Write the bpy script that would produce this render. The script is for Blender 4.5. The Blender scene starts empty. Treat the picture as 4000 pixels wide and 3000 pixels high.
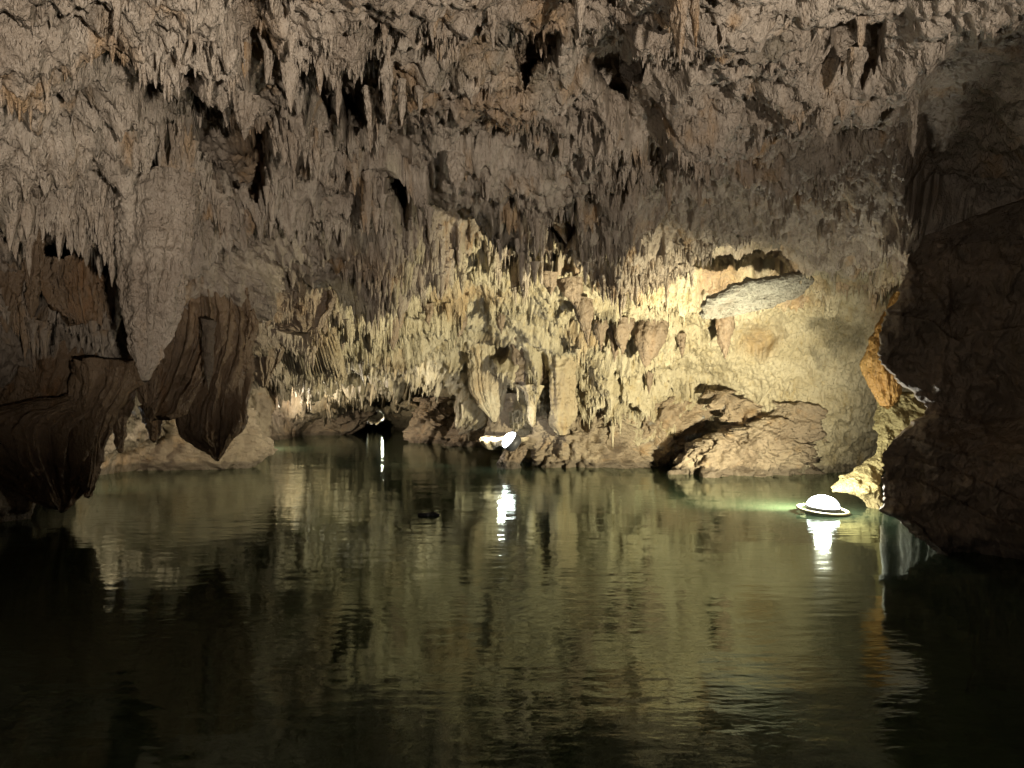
import bpy, math, random
import numpy as np

random.seed(7)
rng = np.random.default_rng(7)
scene = bpy.context.scene
col = scene.collection

# ------------------------------------------------------------------ camera
CAM_H = 1.1            # eye height above the water (sitting in a boat)
F = 1580.0             # focal length in units of a 2212 px wide picture
CX, HY = 1106.0, 860.0  # principal column, horizon row
cam_d = bpy.data.cameras.new("camera")
cam = bpy.data.objects.new("camera", cam_d)
col.objects.link(cam)
cam.location = (0, 0, CAM_H)
cam.rotation_euler = (math.radians(90), 0, 0)
cam_d.sensor_fit = 'HORIZONTAL'
cam_d.sensor_width = 36.0
cam_d.lens = 36.0 * F / 2212.0
cam_d.shift_y = (HY - 829.5) / 2212.0
cam_d.clip_start = 0.05
cam_d.clip_end = 200
scene.camera = cam

# ------------------------------------------------------------------ world: a closed cave, no sky reaches it
world = bpy.data.worlds.new("World")
scene.world = world
world.use_nodes = True
world.node_tree.nodes["Background"].inputs[0].default_value = (0, 0, 0, 1)
world.node_tree.nodes["Background"].inputs[1].default_value = 0.0

vs = scene.view_settings
vs.view_transform = 'Standard'
vs.look = 'None'
vs.exposure = 0.0
vs.gamma = 1.0
vs.use_curve_mapping = False
scene.cycles.use_denoising = True
scene.cycles.use_adaptive_sampling = True
scene.cycles.adaptive_threshold = 0.03
scene.cycles.adaptive_min_samples = 24
scene.cycles.max_bounces = 6
scene.cycles.diffuse_bounces = 2
scene.cycles.glossy_bounces = 4
scene.cycles.transparent_max_bounces = 6
scene.cycles.sample_clamp_indirect = 3.0
scene.cycles.caustics_reflective = False
scene.cycles.caustics_refractive = False

# lamp powers (every light belongs to a modelled lamp, unseen ones are added)
P_FLOAT_SPOT = 1900.0    # the floating dome lamp by the pillar, beam thrown on the back wall
P_FLOAT_POINT = 115.0
P_LEDGE = 60.0          # dome lamp among the rocks
P_FAR = 90.0            # lamp in the far passage
P_ADDED_BEHIND = 1600.0        # unseen lamps added behind the boat to light the ceiling
WARM = (1.0, 0.91, 0.62)
SOFT = (1.0, 0.90, 0.79)


# ------------------------------------------------------------------ helpers: points, noise
def P(sx, sy, Y):
    return ((sx - CX) / F * Y, Y, CAM_H + (HY - sy) / F * Y)


def _h(ix, iy, iz, seed):
    h = (ix.astype(np.uint32) * np.uint32(374761393) + iy.astype(np.uint32) * np.uint32(668265263)
         + iz.astype(np.uint32) * np.uint32(2147483647) + np.uint32((seed * 1274126177) & 0xffffffff))
    h = (h ^ (h >> np.uint32(13))) * np.uint32(1274126177)
    h = h ^ (h >> np.uint32(16))
    h = h * np.uint32(2246822519)
    h = h ^ (h >> np.uint32(15))
    return h.astype(np.float32) * np.float32(1.0 / 4294967296.0)


def vnoise(x, y, z, seed=0):
    x = np.asarray(x, np.float32); y = np.asarray(y, np.float32); z = np.asarray(z, np.float32)
    fx = np.floor(x); fy = np.floor(y); fz = np.floor(z)
    ix = fx.astype(np.int64); iy = fy.astype(np.int64); iz = fz.astype(np.int64)
    x = x - fx; y = y - fy; z = z - fz
    x = x * x * (3 - 2 * x); y = y * y * (3 - 2 * y); z = z * z * (3 - 2 * z)
    out = 0
    for dz in (0, 1):
        wz = z if dz else 1 - z
        for dy in (0, 1):
            wy = y if dy else 1 - y
            a = _h(ix, iy + dy, iz + dz, seed); b = _h(ix + 1, iy + dy, iz + dz, seed)
            out = out + wz * wy * (a + (b - a) * x)
    return out          # 0..1


def fbm(x, y, z, octv=4, seed=0, gain=0.5):
    o = 0; a = 1.0; t = 0; s = 1.0
    for i in range(octv):
        o = o + a * (vnoise(x * s, y * s, z * s, seed + i * 13) - 0.5); t += a
        a *= gain; s *= 2.03
    return o / t * 2      # about -1..1


def sstep(a, b, x):
    t = np.clip((x - a) / (b - a), 0, 1)
    return t * t * (3 - 2 * t)


def set_props(o, label=None, cat=None, group=None, kind=None):
    if label: o["label"] = label
    if cat: o["category"] = cat
    if group: o["group"] = group
    if kind: o["kind"] = kind
    return o


def mesh_np(name, verts, faces, smooth=True):
    """verts (n,3), faces (m,4) or (m,3) arrays"""
    verts = np.asarray(verts, np.float32); faces = np.asarray(faces, np.int32)
    me = bpy.data.meshes.new(name)
    k = faces.shape[1]
    me.vertices.add(len(verts)); me.vertices.foreach_set("co", verts.ravel())
    me.loops.add(faces.size); me.loops.foreach_set("vertex_index", faces.ravel())
    me.polygons.add(len(faces))
    me.polygons.foreach_set("loop_start", np.arange(0, faces.size, k, dtype=np.int32))
    me.polygons.foreach_set("loop_total", np.full(len(faces), k, np.int32))
    me.polygons.foreach_set("use_smooth", np.full(len(faces), smooth, bool))
    me.update(calc_edges=True)
    return me


def obj(name, me, mat, parent=None):
    o = bpy.data.objects.new(name, me)
    if mat is not None and not me.materials:
        me.materials.append(mat)
    col.objects.link(o)
    if parent is not None:
        o.parent = parent
    return o


def empty(name, loc=(0, 0, 0)):
    o = bpy.data.objects.new(name, None)
    o.location = loc
    o.empty_display_size = 0.1
    col.objects.link(o)
    return o


def grid_faces(nr, nc, wrap=False):
    i = np.arange(nr - 1)[:, None]; j = np.arange(nc if wrap else nc - 1)[None, :]
    j2 = (j + 1) % nc
    a = i * nc + j; b = i * nc + j2; c = (i + 1) * nc + j2; d = (i + 1) * nc + j
    return np.stack([a, d, c, b], -1).reshape(-1, 4)


# ------------------------------------------------------------------ materials
def rock_mat(name, light, mid, stain, dark, stain_amt=0.45, dark_amt=0.35, rough=0.62, bump=0.8, scale=1.0,
             streak=True, patch=None, tone=None):
    m = bpy.data.materials.new(name); m.use_nodes = True
    nt = m.node_tree; N = nt.nodes; L = nt.links
    bs = N["Principled BSDF"]
    tc = N.new("ShaderNodeNewGeometry")

    def noise(sc, det, vec_scale=None, rough_=0.6, off=0.0):
        n = N.new("ShaderNodeTexNoise"); n.inputs["Scale"].default_value = sc * scale
        n.inputs["Detail"].default_value = det; n.inputs["Roughness"].default_value = rough_
        mp = N.new("ShaderNodeMapping"); mp.inputs["Location"].default_value = (off, off * 1.7, off * .6)
        if vec_scale: mp.inputs["Scale"].default_value = vec_scale
        L.new(tc.outputs["Position"], mp.inputs["Vector"]); L.new(mp.outputs[0], n.inputs["Vector"])
        return n.outputs["Fac"]

    def ramp(fac, a, b):
        r = N.new("ShaderNodeMapRange"); r.inputs["From Min"].default_value = a; r.inputs["From Max"].default_value = b
        r.interpolation_type = 'SMOOTHSTEP'
        L.new(fac, r.inputs["Value"]); return r.outputs["Result"]

    def mixc(fac, a, b, amt=1.0):
        mx = N.new("ShaderNodeMix"); mx.data_type = 'RGBA'
        if amt != 1.0:
            mu = N.new("ShaderNodeMath"); mu.operation = 'MULTIPLY'; mu.inputs[1].default_value = amt
            L.new(fac, mu.inputs[0]); fac = mu.outputs[0]
        L.new(fac, mx.inputs["Factor"])
        for v, s in ((a, mx.inputs["A"]), (b, mx.inputs["B"])):
            if isinstance(v, tuple): s.default_value = (*v, 1)
            else: L.new(v, s)
        return mx.outputs["Result"]

    c = mixc(ramp(noise(1.3, 4), .38, .62), light, mid)
    c = mixc(ramp(noise(9, 3, off=3.1), .45, .7), c, mid, .5)
    vs_ = (1, 1, .22) if streak else None
    c = mixc(ramp(noise(3.2, 4, vs_, off=7.7), .55, .72), c, stain, stain_amt)
    c = mixc(ramp(noise(5.5, 4, vs_, .7, off=11.3), .56, .74), c, dark, dark_amt)
    c = mixc(ramp(noise(42, 3, off=2.2), .6, .8), c, dark, dark_amt * .7)
    if patch:
        c = mixc(ramp(noise(1.1, 4, off=patch[1]), .56, .64), c, patch[0], .9)
    sz = N.new("ShaderNodeSeparateXYZ"); L.new(tc.outputs["Position"], sz.inputs[0])
    wa = N.new("ShaderNodeMath"); wa.operation = 'MULTIPLY_ADD'; wa.inputs[1].default_value = -.22
    L.new(noise(4, 3, off=31.), wa.inputs[0]); L.new(sz.outputs["Z"], wa.inputs[2])
    wet = ramp(wa.outputs[0], .03, -.03)
    if tone:
        at = N.new("ShaderNodeAttribute"); at.attribute_name = "tone"
        sp = N.new("ShaderNodeSeparateColor"); L.new(at.outputs["Color"], sp.inputs[0])
        cr = mixc(ramp(noise(2.1, 5, off=21.), .36, .66), tone[0], tone[1])
        cr = mixc(ramp(noise(8, 5, vs_, .7, off=23.), .52, .72), cr, tone[2], .75)
        cr = mixc(ramp(noise(30, 3, off=25.), .56, .76), cr, dark, .5)
        c = mixc(sp.outputs[0], c, cr)
        c = mixc(sp.outputs[1], c, mixc(ramp(noise(12, 4, vs_, off=27.), .4, .65), (.38, .215, .075), (.22, .125, .055)), .85)
        c = mixc(sp.outputs[2], c, mixc(ramp(noise(14, 4, off=29.), .4, .65), (.055, .05, .03), (.12, .10, .055)), .8)
    c = mixc(wet, c, dark, .7)
    L.new(c, bs.inputs["Base Color"])
    r = N.new("ShaderNodeMapRange"); r.inputs["To Min"].default_value = rough - .18; r.inputs["To Max"].default_value = rough + .2
    L.new(noise(6, 2, off=5.0), r.inputs["Value"]); L.new(r.outputs[0], bs.inputs["Roughness"])
    bs.inputs["Specular IOR Level"].default_value = 0.5
    b0 = N.new("ShaderNodeBump"); b0.inputs["Strength"].default_value = bump; b0.inputs["Distance"].default_value = 0.06
    L.new(noise(11, 4, (1, 1, .5) if streak else None, .68, off=9.4), b0.inputs["Height"])
    b1 = N.new("ShaderNodeBump"); b1.inputs["Strength"].default_value = bump; b1.inputs["Distance"].default_value = 0.025
    L.new(noise(46, 3, (1, 1, .5) if streak else None, .7), b1.inputs["Height"])
    L.new(b0.outputs[0], b1.inputs["Normal"])
    L.new(b1.outputs[0], bs.inputs["Normal"])
    return m


def plain_mat(name, colr, rough=0.5, metal=0.0, emit=None, strength=0.0):
    m = bpy.data.materials.new(name); m.use_nodes = True
    b = m.node_tree.nodes["Principled BSDF"]
    b.inputs["Base Color"].default_value = (*colr, 1); b.inputs["Roughness"].default_value = rough
    b.inputs["Metallic"].default_value = metal
    if emit:
        b.inputs["Emission Color"].default_value = (*emit, 1); b.inputs["Emission Strength"].default_value = strength
    return m


CREAMS = ((.51, .445, .31), (.41, .345, .22), (.36, .265, .115))
M_CEIL = rock_mat("calcite_ceiling", (.44, .365, .28), (.285, .225, .165), (.36, .205, .075), (.075, .06, .04), .65, .65, rough=.44, bump=.95, tone=CREAMS)
M_STAL = rock_mat("brown_stalactite", (.27, .20, .135), (.19, .14, .095), (.27, .15, .06), (.07, .055, .035), .4, .4, rough=.5)
M_CREAM = rock_mat("cream_calcite", (.50, .43, .29), (.38, .30, .19), (.40, .24, .08), (.10, .08, .045), .4, .3)
M_BROWN = rock_mat("brown_flowstone", (.26, .175, .10), (.19, .125, .07), (.26, .125, .04), (.05, .04, .025), .6, .5, rough=.45)
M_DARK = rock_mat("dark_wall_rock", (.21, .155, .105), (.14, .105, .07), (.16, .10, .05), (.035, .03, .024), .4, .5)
M_BASE = rock_mat("bare_limestone", (.36, .29, .20), (.27, .21, .145), (.36, .225, .10), (.09, .07, .05), .5, .45, streak=False)
M_GREY = rock_mat("patched_limestone", (.40, .31, .21), (.31, .235, .155), (.38, .23, .10), (.09, .075, .055), .5, .45, streak=False, patch=((.33, .35, .35), 4.2))
M_SLAB = rock_mat("slab_limestone", (.33, .315, .265), (.22, .20, .16), (.18, .115, .06), (.08, .065, .05), .5, .5, streak=False, bump=1.0)
M_OCHRE = rock_mat("ochre_flowstone", (.50, .30, .09), (.38, .20, .05), (.50, .34, .12), (.10, .055, .02), .4, .3, rough=.4)
M_YELLOW = rock_mat("yellow_limestone", (.40, .345, .16), (.31, .26, .115), (.36, .27, .12), (.16, .13, .06), .4, .35, streak=False)

# ------------------------------------------------------------------ the main rock shell: depth from control points
CTRL = [
    # top / overhead
    (-1400, -1900, 1.0), (0, -1900, 1.05), (1100, -1900, 1.08), (2200, -1900, 1.05), (3600, -1900, 1.0),
    (-1400, -700, 1.6), (0, -700, 1.75), (1100, -700, 1.9), (2200, -700, 1.8), (3600, -700, 1.6),
    (-300, 0, 2.5), (100, 0, 2.7), (500, 0, 3.0), (900, 0, 3.35), (1300, 0, 3.5), (1700, 0, 3.45), (2050, 0, 3.3), (2400, 0, 3.0),
    (100, 250, 3.6), (500, 200, 4.0), (800, 250, 4.7), (1150, 250, 4.9), (1500, 250, 4.9), (1850, 250, 4.7), (2150, 250, 4.3), (2500, 250, 3.6),
    (-200, 350, 3.7), (60, 360, 4.4), (330, 400, 5.2), (600, 400, 6.0), (900, 450, 6.9), (1200, 450, 7.1), (1500, 450, 7.0), (1800, 450, 6.7), (2100, 450, 5.7), (2300, 480, 5.0), (2600, 560, 4.2),
    (-300, 600, 4.8), (0, 560, 5.8), (300, 600, 6.6), (600, 580, 7.9), (850, 600, 9.2), (1100, 600, 9.6), (1400, 600, 9.4), (1650, 590, 9.2), (1900, 600, 8.7),
    (0, 760, 6.8), (300, 760, 7.4), (500, 740, 8.4), (650, 720, 10.2), (800, 740, 11.9), (1000, 740, 12.3), (1200, 740, 11.6), (1400, 740, 11.1), (1600, 740, 10.6), (1800, 740, 10.0), (1900, 760, 9.8),
    (0, 900, 8.0), (200, 900, 9.0), (400, 880, 11.5), (500, 860, 14.5), (560, 850, 17), (700, 820, 15.5), (850, 815, 15.0), (1000, 830, 13.6), (1200, 850, 12.3),
    (1350, 860, 12.1), (1500, 860, 11.9), (1700, 860, 10.7), (1850, 870, 10.4), (1950, 900, 10.5),
    (0, 1050, 8.1), (200, 1020, 10.3), (400, 995, 12.6), (500, 980, 15.0), (560, 970, 18), (680, 925, 22), (800, 900, 24), (960, 935, 20.5), (1080, 985, 13.6),
    (1300, 990, 12.6), (1500, 1000, 12.0), (1740, 1020, 10.6), (1850, 1010, 11.0), (2000, 1000, 11.0), (2400, 900, 6.0), (3000, 900, 3.6),
    (-400, 1000, 5.6), (-1400, 900, 2.6), (-1400, 300, 2.4), (3600, 300, 2.4), (3600, 900, 2.6),
    (0, 1400, 8.2), (600, 1400, 17.5), (1000, 1400, 17), (1500, 1400, 12.2), (2000, 1400, 11), (2600, 1400, 5.0), (-1400, 1400, 2.6), (3600, 1400, 2.6),
]
CTRL = np.array(CTRL, np.float64)


def _rbf_fit():
    p = CTRL[:, :2] / 400.0; v = np.log(CTRL[:, 2])
    d = np.sqrt(((p[:, None] - p[None]) ** 2).sum(-1) + 0.04)
    n = len(p)
    A = np.zeros((n + 3, n + 3)); A[:n, :n] = d + np.eye(n) * -0.002
    A[:n, n] = 1; A[:n, n + 1:] = p; A[n, :n] = 1; A[n + 1:, :n] = p.T
    return np.linalg.solve(A, np.concatenate([v, np.zeros(3)]))


_W = _rbf_fit()


def base_depth(sx, sy):
    x = np.asarray(sx, np.float64) / 400.0; y = np.asarray(sy, np.float64) / 400.0
    o = _W[-3] + _W[-2] * x + _W[-1] * y
    for (cx, cy, _), w in zip(CTRL, _W):
        o = o + w * np.sqrt((x - cx / 400) ** 2 + (y - cy / 400) ** 2 + 0.04)
    return np.exp(o)


def poly_sd(x, y, poly):
    """signed distance to a closed polygon, negative inside"""
    poly = np.array(poly, float)
    d = np.full(x.shape, 1e9); s = np.ones(x.shape)
    n = len(poly)
    for i in range(n):
        a = poly[i]; b = poly[i - 1]
        e = b - a; wx = x - a[0]; wy = y - a[1]
        t = np.clip((wx * e[0] + wy * e[1]) / (e @ e), 0, 1)
        d = np.minimum(d, (wx - e[0] * t) ** 2 + (wy - e[1] * t) ** 2)
        c1 = y >= a[1]; c2 = y < b[1]; c3 = e[0] * wy > e[1] * wx
        s = np.where((c1 & c2 & c3) | (~c1 & ~c2 & ~c3), -s, s)
    return s * np.sqrt(d)


# hollows in the shell: outline, extra depth (m), edge softness, how ragged the rim hangs
PITS = [
    ([(30, 395), (75, 375), (110, 395), (150, 420), (190, 455), (235, 440), (245, 520), (235, 590), (180, 600), (110, 615), (60, 590), (40, 480)], 5.0, 10, 16),
    ([(282, 330), (315, 318), (344, 325), (342, 370), (325, 405), (295, 400), (282, 370)], 1.0, 14, 6),
    ([(430, 255), (460, 262), (520, 300), (570, 330), (575, 385), (520, 400), (470, 380), (425, 330)], 1.2, 26, 12),
    ([(660, 165), (690, 140), (740, 125), (790, 118), (830, 150), (825, 215), (770, 225), (700, 220)], 1.2, 22, 20),
    ([(745, 225), (800, 220), (815, 255), (790, 285), (750, 275)], .8, 18, 14),
    ([(1105, 130), (1130, 100), (1170, 90), (1200, 105), (1195, 160), (1140, 170)], .8, 22, 18),
    ([(1285, 140), (1340, 105), (1390, 100), (1400, 150), (1340, 180), (1290, 170)], .7, 16, 8),
    ([(1790, 50), (1815, 45), (1870, 70), (1905, 60), (1900, 110), (1860, 130), (1810, 120)], .35, 20, 14),
    ([(1990, 130), (2060, 40), (2260, 10), (2300, 300), (2260, 430), (2100, 420), (1980, 330), (1965, 220)], .45, 60, 14),
    ([(660, 190), (740, 175), (850, 270), (960, 370), (1120, 450), (1290, 540), (1260, 575), (1080, 550), (900, 450), (770, 340), (680, 260)], .75, 70, 26),
    ([(505, 20), (560, 0), (615, 150), (605, 290), (545, 300), (530, 150)], .45, 50, 14),
    ([(1230, 60), (1330, 90), (1420, 190), (1480, 330), (1440, 350), (1340, 240), (1260, 150)], .4, 60, 18),
    ([(860, 330), (900, 350), (905, 400), (870, 410), (845, 370)], .8, 10, 14),
    ([(1180, 430), (1240, 425), (1255, 470), (1210, 490), (1175, 470)], .7, 12, 10),
    ([(1085, 545), (1180, 520), (1200, 545), (1150, 565), (1090, 570)], .8, 10, 12),
    ([(1490, 540), (1580, 530), (1690, 510), (1700, 540), (1600, 590), (1510, 590)], .4, 44, 14),
    ([(1020, 740), (1100, 730), (1100, 752), (1030, 760)], .7, 8, 10),
    ([(1590, 705), (1680, 680), (1690, 720), (1640, 760), (1600, 745)], .22, 30, 8),
]
ARCH = [(700, 905), (760, 856), (800, 850), (835, 845), (870, 838), (905, 822), (930, 812), (965, 815), (1000, 832), (1020, 860),
        (1045, 888), (1068, 910), (1090, 925), (1100, 1100), (700, 1100)]
FARHOLE = [(792, 880), (806, 874), (826, 884), (830, 902), (815, 912), (796, 908)]


def shell(sx, sy):
    """base position of the rock shell for picture directions; returns x, y, z and helpers"""
    Y = base_depth(sx, sy)
    spike = (vnoise(sx / 9.0, sy / 60., 0 * sx, 5) ** 2 * 1.1 + vnoise(sx / 24.0, sy / 90., 0 * sx, 6) ** 2) - .55
    wob = fbm(sx / 60., sy / 60., 0 * sx, 3, 8) * 12
    pit = np.zeros_like(Y)
    for poly, dy, soft, rag in PITS:
        d = poly_sd(sx + wob * .5, sy - spike * rag, poly)
        m = sstep(soft * .6, -soft * .6, d)
        Y = Y + dy * m
        pit = np.maximum(pit, m)
    d = poly_sd(sx + wob * .3, sy - spike * 14, ARCH)
    m = sstep(4, -4, d) * (sx > 690)
    deep = 19.5 + fbm(sx / 90., sy / 60., 0 * sx, 4, 21) * 2.2
    Y = np.where(m > 0, Y * (1 - m) + np.maximum(Y, deep) * m, Y)
    pit = np.maximum(pit, m)
    d = poly_sd(sx, sy, FARHOLE)
    Y = Y + 5 * sstep(3, -3, d)
    return Y, pit


def axis(lo, a, b, hi, step, coarse):
    pre = np.linspace(lo, a, coarse, endpoint=False)
    mid = np.arange(a, b, step)
    post = np.linspace(b, hi, coarse)
    return np.concatenate([pre, mid, post])


STEP = 2.35
AX = axis(-1300, -70, 2282, 3500, STEP, 60)
AY = np.concatenate([np.linspace(-1800, -50, 64, endpoint=False), np.arange(-50, 1075, STEP), np.linspace(1075, 1400, 30)])
GX, GY = np.meshgrid(AX, AY)
Yb, PIT = shell(GX, GY)
X = (GX - CX) / F * Yb; Z = CAM_H + (HY - GY) / F * Yb
Y = Yb.copy()


def normals(X, Y, Z):
    def d(A, ax): return np.gradient(A, axis=ax)
    ux, uy, uz = d(X, 1), d(Y, 1), d(Z, 1); vx, vy, vz = d(X, 0), d(Y, 0), d(Z, 0)
    nx = uy * vz - uz * vy; ny = uz * vx - ux * vz; nz = ux * vy - uy * vx
    l = np.sqrt(nx * nx + ny * ny + nz * nz) + 1e-9
    nx, ny, nz = nx / l, ny / l, nz / l
    flip = np.where(nx * X + ny * Y + nz * (Z - CAM_H) > 0, -1, 1)
    return nx * flip, ny * flip, nz * flip


# smooth normals come from the control surface without the hollows
Ys = base_depth(GX, GY)
nx, ny, nz = normals((GX - CX) / F * Ys, Ys, CAM_H + (HY - GY) / F * Ys)
hcoord = X + .55 * Y * np.sign(nx) * np.abs(nx)


def ledge(t, period, seed, kx, spike_amp):
    ph = t / period + fbm(X * .9, Y * .9, Z * .9, 3, seed) * 1.9
    sp = vnoise(X * kx, Y * kx * .35, Z * 1.3, seed + 3) ** 2 + .6 * vnoise(X * kx * 2.3, Y * kx * .8, Z * 2., seed + 4) ** 2
    ph = ph + sp * spike_amp * (1 - .55 * sstep(6.0, 4.0, Yb)) / period
    fr = ph - np.floor(ph)
    idx = np.floor(ph)
    pres = vnoise(X * .8 + idx * 7.1, Y * .8, idx * 3.3, seed + 9)
    rim = np.clip(fr / .04, 0, 1) * (1 - fr) ** 1.4
    return rim * sstep(.25, .7, pres), fr


tco = Z - .38 * Y - .20 * X
# zones: the broad wall on the right is grainy rather than ledged; so is bare limestone low down
wallz = sstep(1430, 1600, GX + (GY - 700) * .25) * sstep(560, 700, GY)
lowz = sstep(.9, .35, Z)
nearl = sstep(800, 480, GX) * sstep(470, 300, GY)
nearz = sstep(6.0, 4.0, Yb)
smoothr = sstep(1330, 1600, GX + fbm(X * .7, Y * .7, Z * .7, 2, 71) * 250) * sstep(600, 520, GY)
leftlow = sstep(620, 520, GX) * sstep(600, 690, GY)
amp = (1 - .8 * leftlow) * (1 - .85 * wallz) * (1 - .8 * lowz) * (1 - .6 * smoothr)
L1, f1 = ledge(tco, .66, 31, 8, .13)
L2, f2 = ledge(tco, .22, 57, 17, .05)
L3, f3 = ledge(tco, .085, 77, 36, .035)
big = fbm(X * .55, Y * .55, Z * .7, 4, 3) * .42
lump = fbm(X * 1.9, Y * 1.9, Z * 1.9, 4, 4) * .25
flute = (vnoise(X * 13, Y * 7, Z * 2.2, 14) - .5) * .07 + (vnoise(X * 30, Y * 16, Z * 4.5, 15) - .5) * .05 + (vnoise(X * 62, Y * 30, Z * 9, 20) - .5) * .022
fine = fbm(X * 9, Y * 9, Z * 8, 4, 16, .65) * .05 + fbm(X * 38, Y * 38, Z * 30, 2, 17) * .02 - np.abs(fbm(X * 5, Y * 5, Z * 3.5, 3, 18)) * .05 * (1 - wallz) + fbm(X * 22, Y * 22, Z * 20, 3, 19, .7) * .03 * wallz
disp = big * (1 - .5 * wallz) + lump * (.7 + .6 * nearl) * (1 - .5 * wallz) + (L1 * (.42 - .14 * nearz) * (1 - .7 * nearl) + (L2 * (.11 - .05 * nearz) + L3 * .03) * (1 - .7 * nearl)) * amp + nearz * fbm(X * 4, Y * 4, Z * 4, 4, 47, .6) * .12 \
    + flute * amp + fine * (1 + 1.2 * nearl)
disp = disp + nearl * (fbm(X * 5.5, Y * 5.5, Z * 4.5, 3, 41, .6) * .10 - sstep(.60, .78, vnoise(X * 2.6, Y * 2.6, Z * 2.6, 43)) * .22)
disp = disp + (1 - nearl) * (-sstep(.66, .80, vnoise(X * 2.2, Y * 1.6, Z * 1.6, 45)) * .12) * amp
knob = (.5 - np.abs(fbm(X * 4.5, Y * 4.5, Z * 3.2, 3, 49, .55))) * .13 + (.5 - np.abs(fbm(X * 12, Y * 12, Z * 8, 2, 51))) * .045
disp = disp + knob * (1 - .8 * wallz) * (1 - .5 * lowz)
disp = disp * (1 - .55 * PIT) * np.clip(Y / 4.0, .5, 1.3)
dx, dy, dz = nx, ny - .25, nz - .35
l = np.sqrt(dx * dx + dy * dy + dz * dz) + 1e-6
X = X + dx / l * disp; Y = Y + dy / l * disp; Z = Z + dz / l * disp
V = np.stack([X, Y, Z], -1).reshape(-1, 3)
me = mesh_np("cave_ceiling", V, grid_faces(*X.shape)[:, ::-1])
ceiling = obj("cave_ceiling", me, M_CEIL)
set_props(ceiling, "grey brown cave ceiling with ledges of dripstone sloping down to the back wall", None, None, "structure")

# the rock's own colours: cream dripstone at the back, ochre and blackish olive stains
tw = fbm(X * 2, Y * 2, Z * 2, 4, 61)
creamz = sstep(-.25, .3, tw * 1.3 + sstep(420, 720, GY + (1400 - GX) * .03) * 1.8 - .8) * sstep(560, 740, GX + tw * 60)
ochre = np.zeros_like(GX)
for ox, oy, rx_, ry_ in [(1640, 725, 60, 42), (1060, 746, 50, 16), (1280, 702, 60, 14), (1185, 60, 70, 70), (560, 90, 50, 110), (540, 320, 60, 60), (1900, 660, 50, 60),
                         (1760, 600, 170, 40), (1560, 565, 70, 26), (860, 220, 70, 60), (1300, 575, 130, 18), (1010, 640, 90, 14), (1930, 560, 60, 60), (660, 640, 80, 60), (250, 120, 60, 60), (1020, 120, 60, 50)]:
    ochre = np.maximum(ochre, sstep(1.25, .35, np.hypot((GX - ox) / rx_, (GY - oy) / ry_) + tw * .5))
ochre = np.maximum(ochre, sstep(.30, .55, fbm(X * 1.1, Y * 1.1, Z * .5, 4, 63)) * .8)
olive = sstep(.22, .5, fbm(X * 1.4 + 9, Y * 1.4, Z * 1.0, 4, 65)) * .75
TONE = np.stack([creamz, ochre * .55, olive, np.ones_like(GX)], -1).astype(np.float32)
at = ceiling.data.attributes.new("tone", 'FLOAT_COLOR', 'POINT')
at.data.foreach_set("color", TONE.reshape(-1))

# rim mask for hanging dripstone
RIM = np.clip(L1 * 1.0 + L2 * .6 + L3 * .3, 0, 1) * amp


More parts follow.
